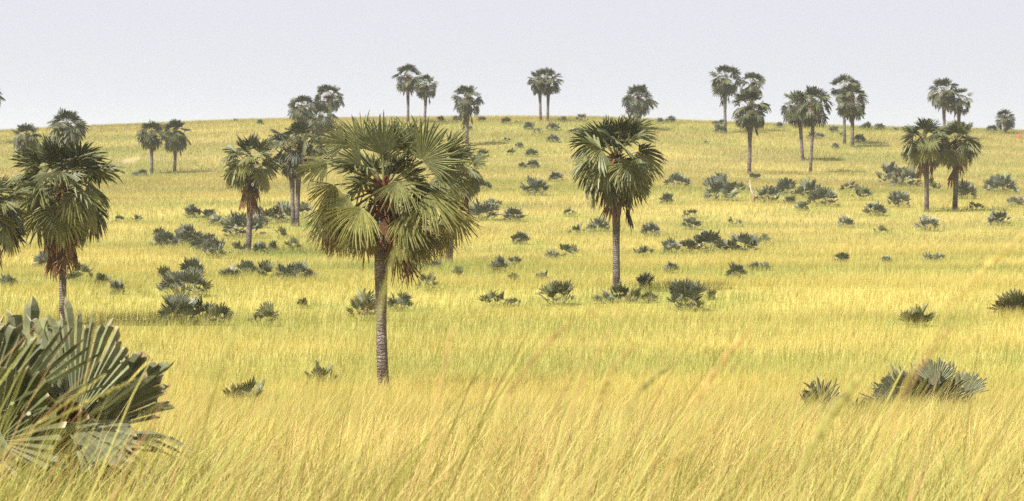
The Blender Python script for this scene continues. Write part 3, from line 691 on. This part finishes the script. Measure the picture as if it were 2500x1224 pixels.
mound(2487, 331, 20, 4, (.28, .09, .05), 'small brick red earth mound near the ridge at the far right edge', 'earth_mound', lumps=.15)
BARE = [(318, 393, 46, 2.2), (2080, 376, 34, 2.0)]
bare_pts = [(spot(x, y, .1)[0], w * spot(x, y, .1)[1] / F, d) for x, y, w, d in BARE[:1]]

# ------------------------------------------------------------------ grass cover: what grows where, plus a few shadows painted as green
SP = np.array([[p[0], p[1]] for p in SPOTS])
GREEN_SHADE_ZONES = [(1000, 640, 330, 12, .9), (700, 612, 130, 10, 1), (1180, 640, 160, 10, .8), (640, 640, 140, 8, .5), (560, 915, 150, 10, .55), (350, 830, 60, 14, .6), (2470, 850, 60, 14, .8), (1900, 318, 0, 1, 0),  # greener grass; some zones paint in the shadows right of palms and bushes
          (2050, 382, 90, 4, .8), (760, 545, 60, 12, 1), (2330, 762, 60, 9, .5), (700, 765, 60, 9, .6), (1560, 700, 190, 8, .8), (330, 410, 60, 6, .8), (400, 420, 80, 5, .6), (1220, 440, 110, 8, .7),
          (2300, 508, 60, 5, .6), (1250, 600, 160, 14, .45), (1000, 890, 200, 12, .4), (1500, 820, 150, 14, .25), (1800, 800, 120, 12, .3), (1850, 590, 130, 8, .5)]
def green_shade_field(x, y):
    """0 dry gold .. 1 fresh green; some palm and bush shadows are painted in as green"""
    px = CX + F * x / np.maximum(y, 8.0)
    zr = ground(x, y) + GH - CAM[2]
    py = HORIZON - F * zr / np.maximum(y, 8.0)
    g = np.clip((fbm(x / 30 + 3, y / 12, 31) - .43) * 3.2, 0, 1) * .5
    g = np.maximum(g, np.clip((fbm(x / 5, y / 4, 47) - .58) * 3, 0, 1) * .5)
    for (zx, zy, wx, wy, s) in GREEN_SHADE_ZONES:
        if wx: g = np.maximum(g, s * np.exp(-((px - zx) / wx) ** 2 - ((py - zy) / wy) ** 2))
    near = np.zeros_like(g)
    for s in SP:
        d2 = ((x - s[0] - .6) / 2.8) ** 2 + ((y - s[1]) / 2.8) ** 2
        near = np.maximum(near, np.where(d2 < 4, np.exp(-d2), 0))
    return np.clip(np.maximum(g, near * .75), 0, 1)

GOLD = np.array([.49, .402, .112]); OCHRE = np.array([.288, .238, .084]); GGREEN = np.array([.195, .24, .05]); RUST = np.array([.47, .25, .115]); PALE = np.array([.60, .49, .20])

def grass_colour(x, y, rng):
    g = green_shade_field(x, y)[:, None]
    oc = np.clip((y - 130) / 260, 0, 1)[:, None] * .75 + (np.clip(fbm(x / 40, y / 11, 77) - .45, 0, 1) * 1.6)[:, None] * (.25 + np.clip((y - 120) / 200, 0, 1)[:, None])
    oc = np.clip(oc, 0, 1)
    c = GOLD * (1 - oc) + OCHRE * oc
    pl = (np.clip((fbm(x / 18, y / 7, 91) - .5) * 3, 0, 1) * .45)[:, None]
    c = c * (1 - pl) + PALE * np.array([1, .97, .75]) * pl
    c = c * (1 - g) + GGREEN * g
    c = c * (1 + .10 * np.clip((55 - y) / 25, 0, 1))[:, None]
    return c

# ------------------------------------------------------------------ ground sheet
mb = MB()
ys = np.concatenate([np.arange(-58, 60, 2.0), np.arange(60, 520, 3.0), np.arange(520, 1000, 20), np.linspace(1000, 4150, 40)])
us = np.linspace(-1, 1, 181)
Y, U = np.meshgrid(ys, us, indexing='ij'); X = U * (np.maximum(Y, 0) * .42 + 60)
Z = ground(X, Y)
cg = grass_colour(X.ravel(), Y.ravel(), RS) * .82
for (p, wd, dp) in bare_pts:
    d = np.sqrt(((X.ravel() - p[0]) / (wd * .5)) ** 2 + ((Y.ravel() - p[1]) / 6) ** 2)
    f = np.clip(1.25 - d, 0, 1)[:, None]; cg = cg * (1 - f) + np.array([.28, .20, .15]) * f
ny, nx = Y.shape; idx = np.arange(ny * nx).reshape(ny, nx)
q = np.stack([idx[:-1, :-1], idx[:-1, 1:], idx[1:, 1:], idx[1:, :-1]], -1).reshape(-1, 4)
mb.add(np.stack([X.ravel(), Y.ravel(), Z.ravel()], 1), cg, q)
tag(mb.build('ground', M_SOIL, None, (0, 0, 0), True), kind='structure')

# ------------------------------------------------------------------ grass
def blades_mesh(mb, x, y, h, w, lean, la, bend, cbase, ctip, rng, rows=3):
    """ribbons: x, y foot; h height; w half width; lean, la amount and azimuth of the lean; bend how much of it comes late"""
    n = len(x); z = ground(x, y) - .03
    u = np.linspace(0, 1, rows)
    yaw = rng.uniform(0, np.pi, n); sx, sy = np.cos(yaw), np.sin(yaw)
    dx, dy = np.cos(la), np.sin(la)
    V = np.zeros((n, rows * 2 - 1, 3), np.float32); C = np.zeros((n, rows * 2 - 1, 3), np.float32)
    for k in range(rows):
        s = lean * h * (u[k] ** bend)
        cx_, cy_ = x + dx * s, y + dy * s
        cz = z + h * u[k] * np.sqrt(np.maximum(1 - (lean * u[k] * .7) ** 2, .1))
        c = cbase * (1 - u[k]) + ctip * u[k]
        if k < rows - 1:
            ww = w * (1 - .55 * u[k] ** 1.5)
            V[:, 2 * k, 0] = cx_ - sx * ww; V[:, 2 * k, 1] = cy_ - sy * ww; V[:, 2 * k, 2] = cz
            V[:, 2 * k + 1, 0] = cx_ + sx * ww; V[:, 2 * k + 1, 1] = cy_ + sy * ww; V[:, 2 * k + 1, 2] = cz
            C[:, 2 * k] = c; C[:, 2 * k + 1] = c
        else:
            V[:, 2 * k, 0] = cx_; V[:, 2 * k, 1] = cy_; V[:, 2 * k, 2] = cz; C[:, 2 * k] = c
    b = (np.arange(n) * (rows * 2 - 1))[:, None]
    q = np.concatenate([b + np.array([2 * k, 2 * k + 1, 2 * k + 3, 2 * k + 2]) for k in range(rows - 2)]) if rows > 2 else None
    t = b + np.array([2 * rows - 4, 2 * rows - 3, 2 * rows - 2])
    mb.add(V.reshape(-1, 3), C.reshape(-1, 3), q, t)

def scatter(D0, D1, dens, rng, half=.2235, pad=5.0):
    n = int(dens * ((D1 ** 2 - D0 ** 2) * half + 2 * pad * (D1 - D0)))
    y = np.sqrt(rng.uniform(D0 ** 2, D1 ** 2, n)); x = rng.uniform(-1, 1, n) * (y * half + pad * .5)
    return x, y

gm = MB(); rg = np.random.RandomState(5)
edges = [9, 13, 18, 25, 35, 50, 70, 95, 125, 160, 200, 245, 295, 345, 400, 440, 478, 520]
for D0, D1 in zip(edges[:-1], edges[1:]):
    Dm = (D0 + D1) / 2
    dens = min(190, max(20, 180 * (25 / Dm) ** .92))
    x, y = scatter(D0, D1, dens, rg)
    keep = np.ones(len(x), bool)
    for (p, wd, dp) in bare_pts: keep &= (((x - p[0]) / (wd * .5)) ** 2 + ((y - p[1]) / 5) ** 2) > rg.uniform(.5, 1.1, len(x))
    x, y = x[keep], y[keep]; n = len(x)
    c = grass_colour(x, y, rg)
    tuft = fbm(x / .55 + 7, y / .8, 301, 2); ta = .40 - .26 * np.clip((y - 40) / 50, 0, 1); c = c * (1 - ta * .5 + ta * tuft)[:, None]
    clump_ = fbm(x / 1.6, y / 1.6, 201)
    clump_ = .5 + (clump_ - .5) * (1 - .6 * np.clip((y - 40) / 60, 0, 1)); h = (.62 + .34 * np.clip((60 - y) / 50, 0, 1)) * rg.uniform(.55, 1.12, n) * (.65 + .7 * clump_)
    if Dm > 120: h *= .92
    hw = (.0042 if Dm < 45 else .0036 * (Dm / 45) ** .5) * rg.uniform(.7, 1.4, n)
    v = rg.normal(0, 1, (n, 1))
    c = c * (1 + (.08 + .09 * np.clip((80 - y) / 50, 0, 1))[:, None] * v) ; k = rg.rand(n)
    nearf = np.clip((70 - y) / 40, 0, 1)
    gr = (k < .12 + .06 * nearf)[:, None]; c = np.where(gr, c * .55 + GGREEN * .5, c)
    pk = np.clip((fbm(x / 1.1 + 40, y / 1.3, 611, 2) - .5) * 3, 0, .32) * nearf; c = c * (1 - pk[:, None]) + (RUST * .55 + PALE * .5) * pk[:, None]
    gk = np.clip((fbm(x / 1.4 + 90, y / 1.6, 711, 2) - .52) * 3, 0, .6) * nearf; c = c * (1 - gk[:, None]) + GGREEN * 1.25 * gk[:, None]
    pa = ((k > .6) & (k < .72))[:, None]; c = np.where(pa, c * .5 + PALE * .5, c)
    ct = c.copy()
    ru = (k > 1 - (.05 + .08 * nearf))[:, None]; ct = np.where(ru, ct * .25 + RUST * .75, ct)
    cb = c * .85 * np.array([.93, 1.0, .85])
    lean = np.abs(rg.normal(.30, .26, n)) + .10 * nearf; la = rg.normal(.05, .95, n) + (fbm(x / .9, y / .9, 411, 2) - .5) * 4.5
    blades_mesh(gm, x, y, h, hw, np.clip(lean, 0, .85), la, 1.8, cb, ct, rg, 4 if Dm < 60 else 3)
    # seed heads standing a little above the leaves
    m = int(n * (.10 if Dm < 70 else .05)); j = rg.choice(n, m, False)
    hh = h[j] * rg.uniform(1.15, 1.5, m)
    mixr = rg.rand(m, 1); sc = ct[j] * .4 + (RUST * mixr + PALE * .9 * (1 - mixr)) * .6
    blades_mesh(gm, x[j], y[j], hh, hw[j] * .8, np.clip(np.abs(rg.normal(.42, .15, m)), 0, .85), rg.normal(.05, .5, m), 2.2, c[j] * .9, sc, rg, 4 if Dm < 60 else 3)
# coarse tall stems close to the camera
x, y = scatter(4.8, 13, 15, rg, pad=2.0); n = len(x)
c = grass_colour(x, y, rg) * (1 + .15 * rg.normal(0, 1, (n, 1))); k = rg.rand(n, 1)
ct = np.where(k > .7, RUST * .75, np.where(k < .35, c * .5 + GGREEN * .5, c))
blades_mesh(gm, x, y, np.where(rg.rand(n) < .3, rg.uniform(1.7, 2.35, n), rg.uniform(1.15, 1.8, n)), np.where(rg.rand(n) < .2, rg.uniform(.0032, .0052, n), rg.uniform(.002, .0042, n)), np.clip(rg.normal(.45, .18, n), .1, .85), rg.normal(.02, .4, n), 1.7, c * .9, ct, rg, 6)
# longer stems round the foreground clump
x = rg.uniform(-5.6, -2.0, 620); y = rg.uniform(16.5, 21.6, 620); n = 620
c = grass_colour(x, y, rg) * (1 + .2 * rg.normal(0, 1, (n, 1))); k = rg.rand(n, 1)
c = np.where(k < .4, c * .4 + GGREEN * .6, c); ct = np.where(k > .8, RUST, c)
blades_mesh(gm, x, y, rg.uniform(.8, 1.45, n), rg.uniform(.0025, .0045, n), np.clip(rg.normal(.5, .15, n), .1, .85), rg.normal(.02, .35, n), 1.7, c * .9, ct, rg, 6)
tag(gm.build('grass', M_GRASS, None, (0, 0, 0), True), kind='stuff')

# ------------------------------------------------------------------ single tall stalks in front of the lens
ST = [  # photo polyline from tip down, distance, colours of head and stem, label
 ([(1398, 778), (1330, 850), (1240, 930), (1195, 1010), (1185, 1224)], 6.2, RUST * .8, 1.1, 'bent stalk with a brown head, in front of the grass between largest and shaggy palm'),
 ([(1442, 828), (1408, 885), (1385, 950), (1300, 1100), (1230, 1224)], 6.8, np.array([.33, .25, .1]), .8, 'thin stalk with a dark drooping head next to the bent brown headed one'),
 ([(1548, 838), (1500, 890), (1462, 935), (1440, 1010), (1428, 1224)], 6.0, np.array([.40, .26, .08]), 1.1, 'olive brown stalk, its kinked head pointing to the shaggy palm trunk'),
 ([(1648, 888), (1590, 922), (1550, 942), (1520, 1000), (1480, 1224)], 6.4, np.array([.26, .25, .09]), 1.1, 'green stalk with a flat leaning head below the round silvery bush'),
 ([(1838, 795), (1760, 880), (1722, 930), (1690, 985), (1640, 1110), (1600, 1224)], 5.6, np.array([.60, .36, .14]), 1.1, 'orange stalk slanting through the middle right of the grass'),
 ([(2500, 575), (2455, 610), (2365, 680), (2280, 790), (2215, 930), (2130, 1100), (2080, 1224)], 5.2, np.array([.70, .53, .16]), 1.1, 'very tall yellow stalk that crosses the biggest bush and reaches toward the slope palms'),
 ([(2335, 785), (2300, 805), (2270, 840), (2225, 930), (2170, 1060), (2120, 1224)], 5.4, RUST * .9, .8, 'shorter brown headed stalk along the very tall yellow one'),
 ([(2095, 925), (2040, 985), (1995, 1060), (1950, 1150), (1900, 1224)], 4.6, np.array([.36, .36, .10]), 1.6, 'thick blurred green stalk in front of the flattened dry tuft'),
 ([(1104, 800), (1096, 845), (1084, 890), (1060, 1000), (1030, 1224)], 6.2, np.array([.62, .36, .16]), .9, 'faint orange stalk standing near the foot of the largest palm'),
 ([(970, 590), (950, 650), (930, 740), (895, 900), (850, 1100), (830, 1224)], 5.0, np.array([.28, .31, .08]), .7, 'faint green stalk that crosses the trunk of the largest palm'),
 ([(1885, 828), (1868, 880), (1858, 950), (1850, 1100), (1846, 1224)], 6.6, np.array([.36, .38, .12]), .5, 'hair thin upright green stalk right of the orange slanting one'),
 ([(268, 690), (248, 720), (236, 760), (215, 900), (180, 1100), (160, 1224)], 7.5, np.array([.62, .5, .2]), .6, 'thin pale stalk rising before the broad fan of the foreground clump'),
 ([(330, 925), (235, 970), (140, 1020), (40, 1075), (-60, 1150)], 8.5, np.array([.42, .40, .11]), 1.3, 'green seed head lying across the foreground clump, longest one there'),
 ([(255, 915), (160, 985), (60, 1060), (-50, 1130)], 9.0, np.array([.48, .42, .12]), 1.0, 'yellow green seed head above the longest one across the foreground clump'),
 ([(590, 785), (570, 815), (540, 870), (480, 990), (420, 1224)], 7.0, np.array([.40, .42, .14]), .6, 'faint green stalk above the thin upright blades'),
 ([(1745, 1050), (1680, 1075), (1630, 1110), (1590, 1224)], 6.0, np.array([.5, .36, .1]), 1.1, 'low brown stalk at the foot of the orange slanting one'),
 ([(2440, 1045), (2400, 1085), (2370, 1140), (2350, 1224)], 6.5, np.array([.50, .40, .12]), 1.0, 'low yellow stalk near the bottom right corner'),
]
for i, (pl, D, hc, tk, lab) in enumerate(ST):
    rng = np.random.RandomState(900 + i)
    hc = hc * .62 + GOLD * .22
    W = [at(px, py, D - .06 * k) for k, (px, py) in enumerate(pl)]
    last = W[-1]; g = float(ground(last[0] - .12, last[1]))
    d = unit(W[-1] - W[-2]); foot = np.array([last[0] + d[0] * .25, last[1], min(g, last[2] - .1)])
    W.append(foot)
    W = np.array(W)
    seg = np.concatenate([[0], np.cumsum(np.linalg.norm(np.diff(W, axis=0), axis=1))]); L = seg[-1]
    uu = np.linspace(0, L, 26); Pn = np.stack([np.interp(uu, seg, W[:, k]) for k in range(3)], 1)
    for _ in range(2): Pn[1:-1] = (Pn[:-2] + 2 * Pn[1:-1] + Pn[2:]) / 4
    Pn = Pn[::-1]
    root = empty('grass_stalk', foot, lab, 'grass stalk', 'single tall grass stalks close to the camera')
    m = MB(); tube(m, Pn, np.linspace(.0034, .0016, 26) * tk, GOLD * .5 + hc * .4, 5); m.build('stem', M_GRASS, root, foot)
    m = MB(); nt = 60; hl = min(.26, L * .3)
    for k in range(nt):
        f = k / nt; s = L - hl * (1 - f); p = np.array([np.interp(s, np.linspace(0, L, 26), Pn[:, a]) for a in range(3)])
        p2 = np.array([np.interp(min(L, s + .02), np.linspace(0, L, 26), Pn[:, a]) for a in range(3)])
        ax = unit(p2 - p + 1e-9); r0 = unit(np.cross(ax, rng.normal(0, 1, 3))); ll = .018 * (1 - .4 * f)
        e = p + ax * ll + r0 * .006 * tk * math.sin(math.pi * (.12 + .85 * f)) * 1.6; sd = unit(np.cross(ax, r0)) * .0024 * tk
        m.add([p, (p + e) / 2 + sd, e, (p + e) / 2 - sd], hc * rng.uniform(.7, 1.3), [(0, 1, 2, 3)])
    m.build('seed_head', M_GRASS, root, Pn[-1])

# ------------------------------------------------------------------ far hill past the end of the ridge
mb = MB(); nx, ny = 60, 14; V = []
for j in range(ny):
    for i in range(nx):
        u = i / (nx - 1); v = j / (ny - 1)
        px = 2330 + 1500 * u; y = 2900 + 700 * v; x = (px - CX) / F * 3100
        hgt = math.sin(v * math.pi) * math.sin(min(1, u * 1.6) * math.pi * .5) * (54 + 14 * vnoise(u * 5, 3.3, 6)) 
        V.append((x, y, CAM[2] - 31 + hgt * 1.5))
idx = np.arange(nx * ny).reshape(ny, nx)
mb.add(V, (.10, .12, .07), np.stack([idx[:-1, :-1], idx[:-1, 1:], idx[1:, 1:], idx[1:, :-1]], -1).reshape(-1, 4))
tag(mb.build('hills', M_SOIL, None, (0, 0, 0), True), kind='structure')

# ------------------------------------------------------------------ air
def haze(x0, x1, y0, y1, z0, z1, dens):
    V = [(x, y, z) for z in (z0, z1) for y in (y0, y1) for x in (x0, x1)]
    me = bpy.data.meshes.new('haze'); me.from_pydata(V, [], [(0, 2, 3, 1), (4, 5, 7, 6), (0, 1, 5, 4), (2, 6, 7, 3), (0, 4, 6, 2), (1, 3, 7, 5)])
    o = bpy.data.objects.new('haze', me); COL.objects.link(o)
    m, nt, N, L = new_mat('haze_air'); out = N('ShaderNodeOutputMaterial'); v = N('ShaderNodeVolumePrincipled')
    v.inputs['Color'].default_value = (.76, .81, .89, 1); v.inputs['Density'].default_value = dens; v.inputs['Anisotropy'].default_value = .25
    L(v.outputs['Volume'], out.inputs['Volume']); me.materials.append(m)
    tag(o, kind='stuff')
haze(-2100, 2100, -70, 4300, CAM[2] - 37, CAM[2] + 62, .00015)

# ------------------------------------------------------------------ light
SUN_EL, SUN_AZ = R_(55), R_(-128)          # azimuth clockwise from north (+Y): behind the camera, to its left
sd = np.array([math.sin(SUN_AZ) * math.cos(SUN_EL), math.cos(SUN_AZ) * math.cos(SUN_EL), math.sin(SUN_EL)])
import mathutils
ld = bpy.data.lights.new('sun', 'SUN'); ld.energy = 5.0; ld.angle = R_(.6); ld.color = (1, .965, .91)
lo = bpy.data.objects.new('sun', ld); COL.objects.link(lo); lo.rotation_euler = mathutils.Vector(sd).to_track_quat('Z', 'Y').to_euler(); lo.location = (0, -20, 80)

w = bpy.data.worlds.new('World'); scene.world = w; w.use_nodes = True
nt = w.node_tree; nt.nodes.clear()
sky = nt.nodes.new('ShaderNodeTexSky'); sky.sky_type = 'NISHITA'; sky.sun_disc = False; sky.sun_elevation = SUN_EL; sky.sun_rotation = SUN_AZ
sky.dust_density = 4.0; sky.air_density = 1.0; sky.ozone_density = 2.0; sky.altitude = 0
hs = nt.nodes.new('ShaderNodeHueSaturation'); hs.inputs['Saturation'].default_value = .45; hs.inputs['Value'].default_value = 1.0
bg = nt.nodes.new('ShaderNodeBackground'); bg.inputs['Strength'].default_value = .0577
ow = nt.nodes.new('ShaderNodeOutputWorld')
veil = nt.nodes.new('ShaderNodeMix'); veil.data_type = 'RGBA'; veil.inputs['Factor'].default_value = .82      # a thin even veil of high cloud
veil.inputs[7].default_value = (5.75, 5.8, 6.5, 1)
tcw = nt.nodes.new('ShaderNodeTexCoord'); sx = nt.nodes.new('ShaderNodeSeparateXYZ'); nt.links.new(tcw.outputs['Generated'], sx.inputs['Vector'])
vr = nt.nodes.new('ShaderNodeMapRange'); vr.inputs['From Min'].default_value = .14; vr.inputs['From Max'].default_value = .75; vr.inputs['To Min'].default_value = .95; vr.inputs['To Max'].default_value = .12
nt.links.new(sx.outputs['Z'], vr.inputs['Value']); nt.links.new(vr.outputs['Result'], veil.inputs['Factor'])
nt.links.new(sky.outputs['Color'], hs.inputs['Color']); nt.links.new(hs.outputs['Color'], veil.inputs[6]); nt.links.new(veil.outputs[2], bg.inputs['Color']); nt.links.new(bg.outputs['Background'], ow.inputs['Surface'])

# ------------------------------------------------------------------ camera and render
cd = bpy.data.cameras.new('camera'); cam = bpy.data.objects.new('camera', cd); COL.objects.link(cam)
cam.location = CAM; cam.rotation_euler = (math.pi / 2 - PITCH, 0, 0)
cd.sensor_width = 36; cd.lens = 36 * F / 2500; cd.clip_start = .1; cd.clip_end = 20000
cd.dof.use_dof = True; cd.dof.focus_distance = 55; cd.dof.aperture_fstop = 7.5
scene.camera = cam
for o in bpy.data.objects:
    if '_at' in o: del o['_at']
vs = scene.view_settings; vs.view_transform = 'Standard'; vs.look = 'None'; vs.gamma = 1; vs.use_curve_mapping = False; vs.exposure = 1.2
scene.render.engine = 'CYCLES'
scene.cycles.use_denoising = False; scene.cycles.max_bounces = 6; scene.cycles.diffuse_bounces = 3; scene.cycles.volume_bounces = 1; scene.cycles.transparent_max_bounces = 8
